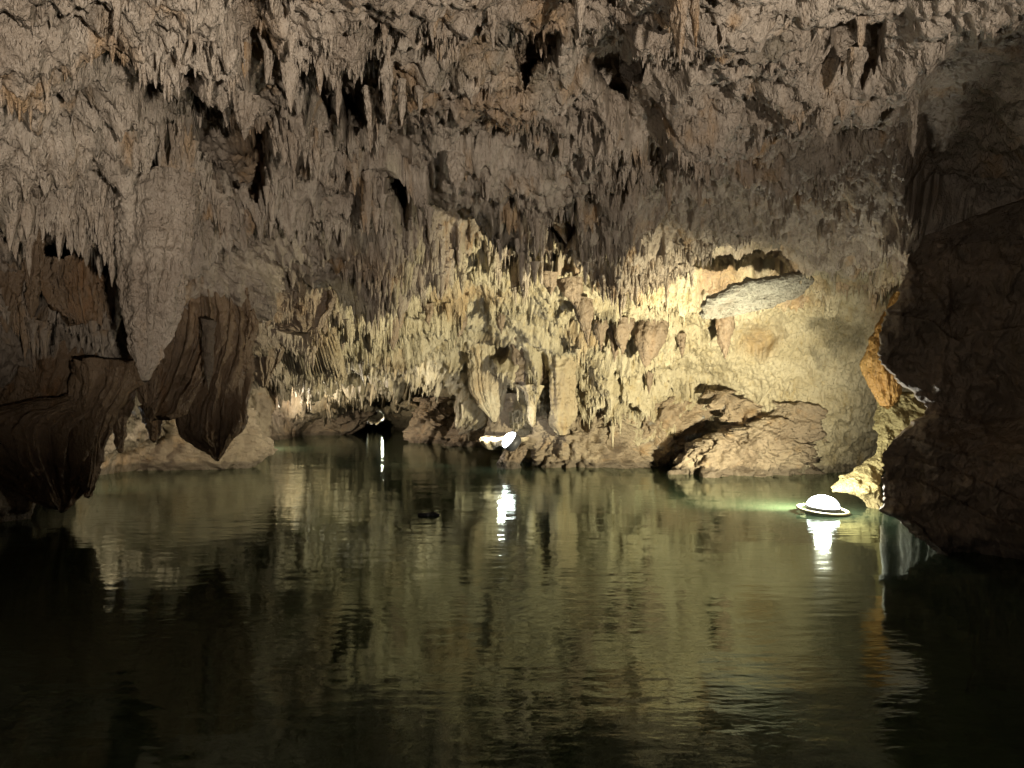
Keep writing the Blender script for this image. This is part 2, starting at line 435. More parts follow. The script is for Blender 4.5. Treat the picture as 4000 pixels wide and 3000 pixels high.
# ------------------------------------------------------------------ hanging and standing rock: lofted from outlines
def loft(name, rows, Y0=None, thick=.8, mat=None, nseg=72, nrow=110, flute=.10, nfl=9, lump=.12, fine=.03, ring=0.0, ringp=.05,
         lean=0.0, tmin=.05, tmax=1.2, seed=1, parent=None, back=0.0, ymul=1.0, power=2.0, lip=0.0, strata=0.0, sper=.22, sdir=(.75, -.65), pits=(), folds=0.0, rag=0.0):
    """rows: (sy, sx_left, sx_right) from top to bottom. Y0 = distance of the axis, by default where the top meets the shell."""
    r = np.array(rows, float)
    if Y0 is None:
        Y0 = float(base_depth((r[0, 1] + r[0, 2]) / 2, r[0, 0])) * ymul
    t = np.linspace(0, 1, nrow)
    s = np.interp(t, np.linspace(0, 1, len(r)), r[:, 0]) if False else np.linspace(r[0, 0], r[-1, 0], nrow)
    xl = np.interp(s, r[:, 0], r[:, 1]); xr = np.interp(s, r[:, 0], r[:, 2])
    # round the polyline a little
    k = np.ones(5) / 5
    def sm(a): return np.convolve(np.pad(a, 2, mode='edge'), k, 'valid')
    xl, xr = sm(xl), sm(xr)
    Yr = Y0 + lean * t + back * 0
    z = CAM_H + (HY - s) / F * Yr
    xc = ((xl + xr) / 2 - CX) / F * Yr
    rx = np.maximum((xr - xl) / 2 / F * Yr, .002)
    ry = np.clip(rx * thick, np.minimum(tmin, rx * 2), tmax)
    a = np.linspace(0, 2 * np.pi, nseg, endpoint=False)
    ca, sa = np.cos(a), np.sin(a)
    ex = np.sign(ca) * np.abs(ca) ** (2 / power); ey = np.sign(sa) * np.abs(sa) ** (2 / power)
    ux = np.outer(rx, ex); uy = np.outer(ry, ey)
    so = seed * 17.3
    # vertical flutes: same angle pattern all the way down, slowly drifting
    zz = z[:, None]
    fl = vnoise(np.broadcast_to(ca * nfl * .5 + so, ux.shape), np.broadcast_to(sa * nfl * .5 + so, ux.shape), zz * 1.2 + so + 0 * ux, seed) - .5
    fl2 = vnoise(np.broadcast_to(ca * nfl * 1.4 + so, ux.shape), np.broadcast_to(sa * nfl * 1.4 + so, ux.shape), zz * 2.5 + so + 0 * ux, seed + 1) - .5
    g = 1 + flute * 2 * fl + flute * fl2
    x = xc[:, None] + ux * g; y = Yr[:, None] + uy * g; zc = zz + 0 * ux
    R = np.minimum(rx, .5)[:, None]
    nn = fbm(x * 3 + so, y * 3, zc * 2.2, 4, seed + 2) * lump * np.minimum(R * 2, .35) * 1.2
    ff = (fbm(x * 12 + so, y * 12, zc * 9, 4, seed + 5, .65) * 1.3 - np.abs(fbm(x * 6 + so, y * 6, zc * 5, 3, seed + 6)) * .8) * fine
    rg = ring * (np.abs(((zc + fbm(x * 4, y * 4, zc * 2, 2, seed + 7) * .04) / ringp) % 1 - .5) * 2 - .5)
    dd = nn + ff + rg * np.minimum(R * 6, 1)
    if folds:
        cv = np.broadcast_to(ca, ux.shape)
        wv = fbm(x * 1.2 + so, 0 * x, zc * 1.2, 2, seed + 14) * .25
        fo = np.abs(vnoise((cv + wv) * nfl * .55 + so, 0 * cv, zc * .5 + so, seed + 15) - .5) * 2 + .4 * vnoise((cv + wv) * nfl * 1.5 + so, 0 * cv, zc * 1.1 + so, seed + 16)
        y = y + np.sign(sa) * -folds * (fo - .6) * np.minimum(R * 5, 1)
    if strata:
        q = (x * sdir[0] + zc * sdir[1] + fbm(x * 1.5, y * 1.5, zc * 1.5, 3, seed + 11) * .25) / sper
        q2 = (x * -sdir[1] + zc * sdir[0] + fbm(x * 2, y * 2, zc * 2, 3, seed + 12) * .3) / (sper * 2.3)
        dd = dd + strata * ((q % 1) * (.5 + vnoise(np.floor(q), 0 * q, 0 * q, seed)) - .5) + strata * .8 * ((q2 % 1) - .5)
    for px_, py_, pr_, pd_ in pits:
        q = ((x / y * F + CX - px_) ** 2 + (HY - (zc - CAM_H) / y * F - py_) ** 2) / pr_ ** 2
        dd = dd - pd_ * np.exp(-q ** 2) * (sa < 0)
    dd = dd * np.minimum(R / .03, 1)
    x = x + ca * dd; y = y + sa * dd
    zc = zc + fbm(x * 5, y * 5, zc * 3, 2, seed + 9) * np.minimum(.06, R * .4)
    if rag:
        cv = np.broadcast_to(ca, ux.shape)
        rr = vnoise(cv * nfl * 1.1 + so, np.broadcast_to(sa, ux.shape) * 2, 0 * cv, seed + 31) ** 2 + .5 * vnoise(cv * nfl * 2.6 + so, np.broadcast_to(sa, ux.shape) * 2, 0 * cv, seed + 32) ** 2
        zc = zc - rag * rr * (t[:, None] ** 3) * np.minimum(R * 6, 1)
    v = np.stack([x, y, zc], -1).reshape(-1, 3)
    f = grid_faces(nrow, nseg, True)
    # caps
    top = np.array([[xc[0], Yr[0], z[0] + .02]]); bot = np.array([[xc[-1], Yr[-1], z[-1] - min(.03, rx[-1])]])
    n = len(v)
    v = np.concatenate([v, top, bot])
    j = np.arange(nseg); j2 = (j + 1) % nseg
    capt = np.stack([j2, j, np.full(nseg, n), np.full(nseg, n)], -1)
    o = (nrow - 1) * nseg
    capb = np.stack([o + j, o + j2, np.full(nseg, n + 1), np.full(nseg, n + 1)], -1)
    tri = np.concatenate([capt, capb])[:, :3]
    quads = f
    tri2 = np.concatenate([quads[:, [0, 1, 2]], quads[:, [0, 2, 3]], tri])
    c0 = np.array([xc[0], Yr[0], z.min()])
    me_ = mesh_np(name, v - c0, tri2)
    ob = obj(name, me_, mat, parent)
    if parent is None: ob.location = c0
    return ob


def thing(name, rows, label, cat, group=None, **kw):
    o = loft(name, rows, **kw)
    return set_props(o, label, cat, group)


def spike_rows(sx, sy0, w, sy1, tipx=None, belly=.0):
    """rows of a simple stalactite: top centre sx, top row, width, tip row"""
    tipx = sx if tipx is None else tipx
    out = []
    for t in (0, .12, .3, .5, .7, .85, .95, 1):
        ww = w * (1 - t) ** .8 * (1 + belly * math.sin(t * 3.1)) + 1.2
        c = sx + (tipx - sx) * t
        out.append((sy0 + (sy1 - sy0) * t, c - ww / 2, c + ww / 2))
    return out


# --- left side
thing("flowstone_mass", [(385, 255, 430), (450, 250, 425), (520, 255, 418), (600, 262, 402), (680, 272, 378), (740, 285, 360), (790, 298, 335), (822, 308, 318)],
      "big corrugated grey brown flowstone bulge tapering to a dark point", "flowstone", Y0=4.85, thick=.7, mat=M_CEIL, ring=.007, ringp=.06, flute=.22, nfl=7, lump=.2, seed=3, nrow=220, nseg=140)
thing("flowstone_mass", [(480, 560, 640), (530, 480, 700), (580, 440, 715), (630, 440, 710), (665, 470, 700), (695, 530, 690), (712, 600, 678), (720, 640, 660)],
      "rounded pinkish brown flowstone lobe beside the bright dripstone ledge", "flowstone", Y0=8.25, thick=.3, mat=M_STAL, folds=.10, fine=.05, flute=.2, nfl=9, lump=.4, seed=5, nrow=150, nseg=140)
thing("drapery", [(620, 365, 470), (680, 352, 485), (740, 343, 470), (800, 330, 440), (860, 315, 415), (890, 310, 402), (900, 312, 370)],
      "broad folded brown stone curtain right of the corrugated bulge's dark point", "drapery", Y0=6.8, thick=.35, mat=M_BROWN, fine=.03, folds=.075, rag=.07, flute=.3, nfl=12, lump=.12, seed=7, nseg=140)
thing("drapery", [(620, 440, 540), (690, 428, 552), (760, 426, 540), (820, 415, 524), (880, 396, 520), (925, 394, 516), (945, 412, 506), (962, 436, 496), (978, 454, 486), (992, 467, 474)],
      "orange brown drapery with the lowest tip hanging just above the water", "drapery", Y0=7.0, thick=.4, mat=M_BROWN, fine=.03, folds=.075, rag=.07, flute=.32, nfl=10, lump=.15, seed=9, nseg=140)
thing("stalactite", spike_rows(450, 690, 34, 845), "dark wet stalactite hanging before the orange brown drapery", "stalactite", Y0=6.5, mat=M_DARK, seed=11)
thing("stalactite", [(880, 300, 360), (910, 306, 354), (935, 318, 345), (952, 328, 338)], "short stubby stalactite hanging low below the folded curtain", "stalactite", Y0=6.9, mat=M_BROWN, seed=12)
thing("stalactite", [(820, 232, 300), (880, 238, 285), (930, 245, 275), (960, 252, 270), (976, 257, 264)], "blunt brown stalactite before the pale sloping bank", "stalactite", Y0=6.8, mat=M_BROWN, seed=13)
thing("drapery", [(780, 165, 330), (830, 168, 300), (890, 166, 240), (960, 168, 222), (1020, 172, 214), (1055, 178, 205), (1072, 186, 194)],
      "tall narrow curtain reaching nearly to the water beside the pale bank", "drapery", Y0=6.6, thick=.5, mat=M_BROWN, fine=.03, folds=.075, rag=.07, flute=.25, nfl=9, seed=15, nseg=120)
thing("drapery", [(848, 190, 236), (862, 120, 238), (880, 40, 238), (900, -60, 232), (930, -90, 205), (990, -40, 190), (1040, 20, 180), (1075, 75, 172), (1092, 110, 155), (1102, 128, 140)],
      "wide folded dark curtain dipping into the water at the picture's left edge", "drapery", Y0=6.6, thick=.22, mat=M_BROWN, fine=.03, folds=.075, rag=.07, flute=.35, nfl=16, seed=17, nseg=180)
thing("drapery", [(560, 105, 250), (590, 100, 248), (630, 110, 245), (665, 130, 240), (690, 150, 230)],
      "fan shaped fluted shelf under the black hollow", "drapery", Y0=6.3, thick=.6, mat=M_BROWN, fine=.03, folds=.075, rag=.07, flute=.3, nfl=18, seed=19, nseg=140)
thing("drapery", [(690, -60, 300), (740, -40, 290), (800, -40, 285), (850, -60, 260), (880, -90, 240), (900, -120, 200)],
      "shadowed brown wall of stone folds below the fluted shelf", "drapery", Y0=6.9, thick=.2, mat=M_BROWN, fine=.03, folds=.075, rag=.07, flute=.25, nfl=20, lump=.2, seed=20, nseg=180)
for sx, a, w, b, tip, lab in [
        (30, 440, 60, 640, 40, "broad dim stone blade hanging at the left picture edge"),
        (75, 470, 40, 690, 68, "slim dim stone blade between the black hollow and the picture edge"),
        (5, 520, 60, 720, 15, "olive brown stone blade cut by the left picture edge")]:
    thing("stone_blade", spike_rows(sx, a, w, b, tip, .5), lab, "drapery", Y0=5.9, thick=.4, mat=M_BROWN, fine=.03, folds=.075, rag=.07, flute=.25, seed=int(sx) + 40)
for sx, a, w, b, tip, lab in [
        (152, 395, 30, 478, 148, "pointed stalactite hanging in front of the black hollow"),
        (125, 390, 14, 446, 122, "thin needle stalactite left of the pointed one before the black hollow"),
        (190, 430, 34, 576, 186, "long knobbly stalactite at the right side of the black hollow"),
        (238, 420, 36, 606, 240, "smooth greyish stalactite between the black hollow and the corrugated bulge"),
        (316, 305, 30, 386, 314, "cone stalactite hanging inside the small twin hole"),
        (534, 205, 52, 303, 528, "thick blunt stalactite over the round dark hole near the upper left")]:
    thing("stalactite", spike_rows(sx, a, w, b, tip, .35), lab, "stalactite", mat=M_CEIL, ymul=.97, seed=int(sx), flute=.18, ring=.006)

thing("boulder", [(1020, -60, 5), (1035, -70, 20), (1055, -80, 34), (1075, -80, 46), (1095, -80, 48), (1130, -80, 40)],
      "orange brown boulder at the waterline in the picture's left corner", "boulder", Y0=6.6, thick=.7, mat=M_BASE, flute=.2, lump=.3, seed=23)
thing("rock_bank", [(885, 180, 540), (930, 190, 560), (970, 190, 585), (1000, 170, 560), (1030, 120, 500), (1075, 100, 480)],
      "pale sloping rock bank behind the stone curtains", "rock", Y0=11.6, thick=.35, tmax=.9, mat=M_BASE, flute=.12, nfl=7, lump=.3, fine=.05, strata=.08, sdir=(.2, 1.), sper=.14, seed=25, nseg=140)
thing("rock_bank", [(800, 520, 600), (850, 515, 590), (900, 510, 582), (950, 505, 582), (985, 500, 580), (1010, 495, 580)],
      "upright pale rock face beside the entrance of the left passage", "rock", Y0=14.0, thick=.7, mat=M_BASE, flute=.12, lump=.3, fine=.05, seed=26)
thing("rock_bank", [(828, 735, 800), (850, 690, 802), (875, 640, 800), (900, 605, 796), (925, 590, 780), (955, 585, 730)],
      "low banded brown rock bank inside the left passage", "rock", Y0=22.0, thick=.4, mat=M_BASE, flute=.12, lump=.4, fine=.08, strata=.35, sper=.5, sdir=(.45, -.9), seed=27)

thing("drapery", [(660, 520, 640), (700, 528, 628), (740, 534, 614), (780, 542, 604), (810, 556, 590), (832, 566, 578)],
      "lumpy brown curtain hanging over the upright pale rock face", "drapery", Y0=9.2, thick=.4, mat=M_STAL, fine=.03, folds=.075, rag=.15, flute=.25, nfl=8, seed=33)
thing("drapery", [(600, 240, 380), (660, 250, 372), (720, 268, 362), (780, 290, 350), (840, 300, 345), (875, 310, 335)],
      "dark stone fold directly behind the corrugated bulge's point", "drapery", Y0=6.7, thick=.4, mat=M_BROWN, fine=.03, folds=.075, rag=.2, flute=.25, nfl=8, seed=35)
# --- centre: hanging stalactites and the column
CST = [
    (637, 630, 62, 714, 640, "dark blunt stalactite under the pinkish flowstone lobe"),
    (577, 660, 26, 714, 577, "small stub stalactite left of the dark blunt one"),
    (722, 700, 60, 790, 726, "brown cone stalactite hanging before the banded left passage"),
    (845, 655, 46, 757, 848, "lone brown cone stalactite above the arch's left shoulder"),
    (700, 650, 40, 722, 702, "squat stalactite at the left end of the bright dripstone ledge"),
    (757, 545, 26, 606, 760, "slender dark stalactite on the shadowed upper left of the bright ledge"),
    (983, 680, 44, 745, 983, "grey brown cone stalactite above the arch's crown"),
    (1082, 672, 22, 724, 1083, "small rounded stalactite left of the square dark block"),
    (925, 655, 26, 705, 927, "short plain stalactite between the two cones over the arch"),
    (1258, 645, 44, 746, 1270, "leaning dark stalactite, first of the row right of the column"),
    (1298, 690, 26, 758, 1298, "narrow stalactite, second of the row right of the column"),
    (1326, 705, 28, 782, 1328, "narrow stalactite, third of the row right of the column"),
    (1346, 690, 36, 770, 1344, "broad topped stalactite, fourth of the row right of the column"),
    (1410, 695, 68, 794, 1394, "largest dark wedge stalactite in the row right of the column"),
    (1404, 775, 22, 852, 1402, "long thin stalactite hanging below the largest dark wedge"),
    (1472, 720, 16, 774, 1473, "single thin stalactite on the bright wall right of the dark wedge"),
    (1560, 675, 46, 776, 1566, "stalactite pointing down directly beneath the hanging slab"),
    (1185, 590, 40, 640, 1190, "stalactite shadowed on the left, above the square dark block"),
    (1235, 600, 56, 668, 1246, "wide stalactite above the leaning dark one"),
    (1450, 600, 50, 672, 1440, "stalactite left of the hanging slab's lower end"),
    (1172, 430, 26, 515, 1172, "smooth grey stub stalactite alone in the middle of the ceiling"),
    (985, 335, 34, 436, 988, "brown stalactite left of the ceiling's middle, above its dark hollow"),
    (838, 130, 26, 272, 836, "long tan stalactite right of the deep black recess"),
    (870, 175, 22, 275, 868, "tan stalactite, second right of the deep black recess"),
    (905, 190, 22, 262, 906, "tan stalactite, third right of the deep black recess"),
    (730, 150, 16, 274, 730, "hair thin stalactite hanging inside the deep black recess"),
    (795, 190, 40, 330, 800, "thick stalactite hanging below the deep black recess"),
    (1064, 20, 30, 110, 1066, "tan pointed stalactite on the ceiling's top edge"),
    (1252, -40, 22, 92, 1252, "long straight stalactite hanging from the top edge, picture centre"),
    (1472, -60, 40, 138, 1468, "long thick stalactite hanging from the picture's top edge right of centre"),
    (1500, -60, 28, 110, 1504, "stalactite just right of the long thick one at the top edge"),
    (1785, 180, 52, 312, 1780, "big pointed stalactite on the upper right ceiling"),
    (1970, 200, 26, 340, 1972, "dim stalactite at the edge of the upper right shadow"),
    (1850, 100, 44, 190, 1846, "knobbly twin stalactite on the far upper right ceiling"),
    (1640, 250, 22, 330, 1640, "slight stalactite on the plain part of the right ceiling"),
    (1130, 560, 40, 640, 1134, "short stalactite at the middle ledge, left of the wide one"),
    (1395, 530, 46, 600, 1392, "stub stalactite above the row of dark stalactites"),
]
for sx, a, w, b, tip, lab in CST:
    thing("stalactite", spike_rows(sx, a, w, b, tip, .25), lab, "stalactite", "stalactites of the ceiling",
          mat=M_STAL if a > 585 else M_CEIL, ymul=.98, seed=int(sx) % 997, flute=.16, lump=.25, ring=.004, nseg=36, nrow=60)

thing("drapery", [(735, 1000, 1110), (770, 1008, 1104), (810, 1012, 1100), (850, 1020, 1094), (880, 1040, 1088), (900, 1056, 1078), (912, 1064, 1072)],
      "cream fringed curtain ending in a pale point beside the rock lamp", "drapery", Y0=12.4, thick=.4, mat=M_CREAM, flute=.14, nfl=16, lump=.15, seed=61, nseg=160)
thing("rock_block", [(705, 1095, 1200), (740, 1096, 1200), (780, 1102, 1196), (810, 1115, 1190), (840, 1130, 1185)],
      "square dark block of rock hanging left of the column", "rock", Y0=11.9, thick=.6, mat=M_DARK, flute=.1, lump=.4, fine=.05, power=3.2, seed=63)
column = thing("stone_column", [(715, 1180, 1262), (760, 1185, 1250), (810, 1186, 1246), (860, 1184, 1244), (895, 1184, 1242), (915, 1188, 1238), (930, 1197, 1230), (940, 1206, 1222)],
               "two lobed cream stone column standing on the brown outcrop", "column", Y0=11.6, thick=.7, mat=M_CREAM, flute=.4, nfl=4, lump=.15, seed=65, ring=.01, ringp=.08)
thing("rock_roof", [(850, 1040, 1150), (880, 1052, 1160), (910, 1058, 1150), (935, 1050, 1140), (950, 1060, 1120)],
      "brown overhanging rock roof above the rock lamp", "rock", Y0=12.6, thick=.6, mat=M_BASE, flute=.1, lump=.4, seed=66)
thing("stalactite", [(835, 1120, 1172), (855, 1130, 1166), (870, 1136, 1160), (890, 1138, 1158), (905, 1140, 1156), (916, 1146, 1154), (922, 1149, 1152)],
      "bright knobbly stub glowing just above the rock lamp", "stalactite", Y0=11.6, mat=M_CREAM, lump=.5, flute=.2, seed=67)

# --- rock outcrops along the back waterline
thing("rock_outcrop", [(868, 1235, 1290), (890, 1190, 1330), (925, 1158, 1370), (960, 1142, 1400), (990, 1135, 1425), (1010, 1130, 1440), (1060, 1120, 1450)],
      "orange brown pitted rock outcrop below the column", "rock", Y0=12.0, thick=.45, tmax=.8, mat=M_BASE, flute=.08, nfl=14, lump=.45, fine=.10, strata=.14, pits=((1262, 912, 14, .35), (1302, 908, 17, .16), (1290, 950, 10, .2), (1330, 960, 12, .2), (1225, 935, 8, .15), (1350, 985, 9, .2)), seed=71, nseg=180, nrow=150)
thing("rock_outcrop", [(845, 1465, 1530), (870, 1390, 1545), (905, 1345, 1548), (940, 1335, 1520), (970, 1325, 1480), (1000, 1310, 1450), (1050, 1300, 1440)],
      "blue grey and orange sloping rock face in the middle of the outcrops", "rock", Y0=12.0, thick=.4, tmax=.7, mat=M_GREY, flute=.08, nfl=8, lump=.3, fine=.09, strata=.17, seed=73, nseg=160, nrow=150)
thing("rock_outcrop", [(872, 1715, 1765), (905, 1660, 1762), (930, 1585, 1758), (948, 1530, 1752), (958, 1500, 1750), (985, 1476, 1748), (1015, 1450, 1748), (1035, 1445, 1745), (1080, 1440, 1750)],
      "low pale fissured outcrop left of the floating lamp", "rock", Y0=10.7, thick=.4, tmax=.8, mat=M_BASE, flute=.12, nfl=14, lump=.75, fine=.11, strata=.17, seed=75, nseg=180, nrow=140)
thing("rock_outcrop", [(845, 1520, 1560), (870, 1540, 1640), (900, 1560, 1720), (930, 1570, 1740), (960, 1560, 1740)],
      "grey green sloping rock shoulder above the low pale outcrop", "rock", Y0=11.2, thick=.5, tmax=.8, mat=M_GREY, flute=.1, lump=.3, fine=.09, strata=.17, seed=76, nseg=140)
thing("boulder", [(858, 905, 960), (880, 900, 975), (910, 892, 985), (935, 886, 990), (960, 880, 990)],
      "brown boulder standing in the shadowed recess under the arch", "boulder", Y0=18.2, thick=.7, mat=M_BASE, flute=.1, lump=.6, fine=.08, strata=.16, sper=.4, seed=77)
thing("boulder", [(890, 985, 1060), (915, 975, 1065), (945, 970, 1070), (970, 965, 1070)],
      "lower brown boulder right of the one under the arch", "boulder", Y0=17.0, thick=.7, mat=M_BASE, flute=.1, lump=.6, fine=.08, strata=.16, sper=.4, seed=79)

# --- hanging slab
def slab():
    c = np.array(P(1638, 640, 8.3))
    nu, nv = 180, 40
    L_, Wd, T = .70, .26, .055
    a = np.linspace(0, 2 * np.pi, nu, endpoint=False)
    rows = []
    prof = [(0.02, T), (.5, T * 1.02), (.8, T), (.95, T * .75), (1.0, T * .2), (1.0, -T * .2), (.96, -T * .75), (.82, -T), (.5, -T), (.02, -T)]
    prof = np.array(prof)
    pp = np.linspace(0, 1, 60)
    pr = np.interp(pp, np.linspace(0, 1, len(prof)), prof[:, 0]); pz = np.interp(pp, np.linspace(0, 1, len(prof)), prof[:, 1])
    ca, sa = np.cos(a), np.sin(a)
    out = 1 + .16 * (vnoise(ca * 2 + 4, sa * 2 + 4, 0 * a, 3) - .5) + .07 * (vnoise(ca * 9, sa * 9, 0 * a, 4) - .5)
    x = np.outer(pr, np.sign(ca) * np.abs(ca) ** .85 * out) * L_; y = np.outer(pr, np.sign(sa) * np.abs(sa) ** .85 * out) * Wd
    z = np.outer(pz, 1 + 0 * a) + np.abs(fbm(x * 6, y * 20, 0 * x, 4, 6, .65)) * .10 + fbm(x * 30, y * 50, 0 * x, 2, 7) * .008
    y = y + .05 * np.sin(x * 4)
    v = np.stack([x, y, z], -1).reshape(-1, 3)
    o = obj("hanging_slab", mesh_np("hanging_slab", v, grid_faces(60, nu, True)[:, ::-1]), M_SLAB)
    o.location = c
    o.rotation_euler = (math.radians(-34), math.radians(-17), math.radians(8))
    return set_props(o, "pale flat slab of rock jutting from the bright wall at a tilt", "rock slab")


slab()

# --- right side: dark near wall, ochre drapery, hourglass pillar
EDGE = np.array([(-400, 3400), (200, 2800), (330, 2480), (420, 2240), (470, 2090), (520, 1975), (600, 1950), (650, 1935), (700, 1905), (760, 1895), (800, 1930), (850, 1968), (875, 1998), (900, 1988), (940, 1948),
                 (985, 1902), (1010, 1904), (1060, 1902), (1100, 1900), (1130, 1940), (1180, 2010), (1300, 2100)], float)


def right_wall():
    S = np.concatenate([np.linspace(-200, 0, 20, endpoint=False), np.arange(0, 1230, 3.4), np.linspace(1230, 1500, 12)])
    U = np.concatenate([np.linspace(-60, 0, 24, endpoint=False), np.linspace(0, 340, 130, endpoint=False), np.linspace(340, 1700, 60)])
    e = np.interp(S, EDGE[:, 0], EDGE[:, 1])
    gu, gs = np.meshgrid(U, S)
    e = e[:, None] + ((vnoise(gs / 16., 0 * gs, 0 * gs, 91) - .5) * 16 + (vnoise(gs / 5., 0 * gs, 0 * gs, 95) - .5) * 9) * np.exp(-np.clip(gu, 0, None) / 120.)
    yy0 = np.interp(S, [-200, 0, 300, 520, 700, 870, 985, 1100, 1200, 1500], [3.6, 4.1, 4.9, 5.6, 5.7, 5.6, 5.5, 5.4, 5.2, 5.0])[:, None]
    out = np.clip(gu, 0, None)
    depth = yy0 - .06 * (1 - np.exp(-out / 25.)) - .9 * (out / 340.) ** 1.3 * .6
    depth = np.maximum(depth, 1.6 + 0 * depth)
    depth = depth + np.where(gu < 0, -gu / 60. * 2.2, 0)
    sx = e + np.where(gu < 0, -gu * .25, gu)
    x = (sx - CX) / F * depth; z = CAM_H + (HY - gs) / F * depth; y = depth
    w = fbm(x * 1.6, y * 1.6, z * 1.6, 4, 92) * .30 + fbm(x * 6, y * 6, z * 4, 4, 93, .65) * .16 + (vnoise(x * 9, y * 9, z * 1.6, 96) - .5) * .16 * sstep(1.2, 2.0, z) + fbm(x * 22, y * 22, z * 14, 2, 94) * .02
    w = w - np.abs(fbm(x * 3.2, y * 3.2, z * 2.2, 4, 97)) * .22 + ((z * 2.6 + x * .8 + fbm(x, y, z, 3, 98) * 1.6) % 1) * .10
    fade = sstep(0, 30, np.abs(gu))
    y = y - w * (.25 + .75 * fade); x = x - w * .4 * fade
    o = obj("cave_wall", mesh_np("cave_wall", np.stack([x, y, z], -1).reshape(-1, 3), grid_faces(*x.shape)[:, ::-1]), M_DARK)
    set_props(o, "dark rock wall rising from the water at the right", None, None, "structure")


right_wall()

thing("drapery", [(630, 1935, 1975), (660, 1915, 1960), (700, 1888, 1945), (740, 1874, 1946), (780, 1874, 1948), (820, 1880, 1946), (850, 1892, 1944), (866, 1900, 1938), (878, 1908, 1928)],
      "orange ochre drapery on the edge of the dark wall above the pillar", "drapery", Y0=7.7, thick=.5, mat=M_OCHRE, flute=.25, nfl=14, lump=.2, seed=81)
thing("rock_pillar", [(850, 1900, 2040), (880, 1905, 2010), (910, 1900, 1985), (940, 1896, 1950), (970, 1893, 1925), (988, 1888, 1912), (1005, 1868, 1908), (1025, 1838, 1908), (1042, 1812, 1908),
                      (1054, 1798, 1906), (1064, 1806, 1906), (1072, 1840, 1906), (1080, 1862, 1906), (1092, 1874, 1902), (1105, 1878, 1902), (1130, 1876, 1904)],
      "yellow hourglass rock pillar beside the floating lamp", "pillar", Y0=8.0, lean=-.75, thick=.45, mat=M_YELLOW, flute=.15, nfl=8, lump=.4, fine=.045, seed=83, nseg=140, nrow=200)

# ------------------------------------------------------------------ small dripstone on the ledges
def cone_mesh(name, k, seed):
    r_ = np.random.default_rng(seed)
    ts = np.array([0, .35, .72, 1.0]); n = 5
    rad = np.array([1.0, .64, .36, .06]) * (1 + .18 * r_.standard_normal(4))
    bx = np.cumsum(r_.standard_normal(4) * .06); by = np.cumsum(r_.standard_normal(4) * .06)
    a = np.linspace(0, 2 * np.pi, n, endpoint=False) + r_.random() * 6
    x = bx[:, None] + np.outer(rad, np.cos(a)); y = by[:, None] + np.outer(rad, np.sin(a))
    z = -ts[:, None] + 0 * x
    return np.stack([x, y, z], -1).reshape(-1, 3), grid_faces(4, n, True)


CONES = [cone_mesh("c", 0, 100 + i) for i in range(8)]


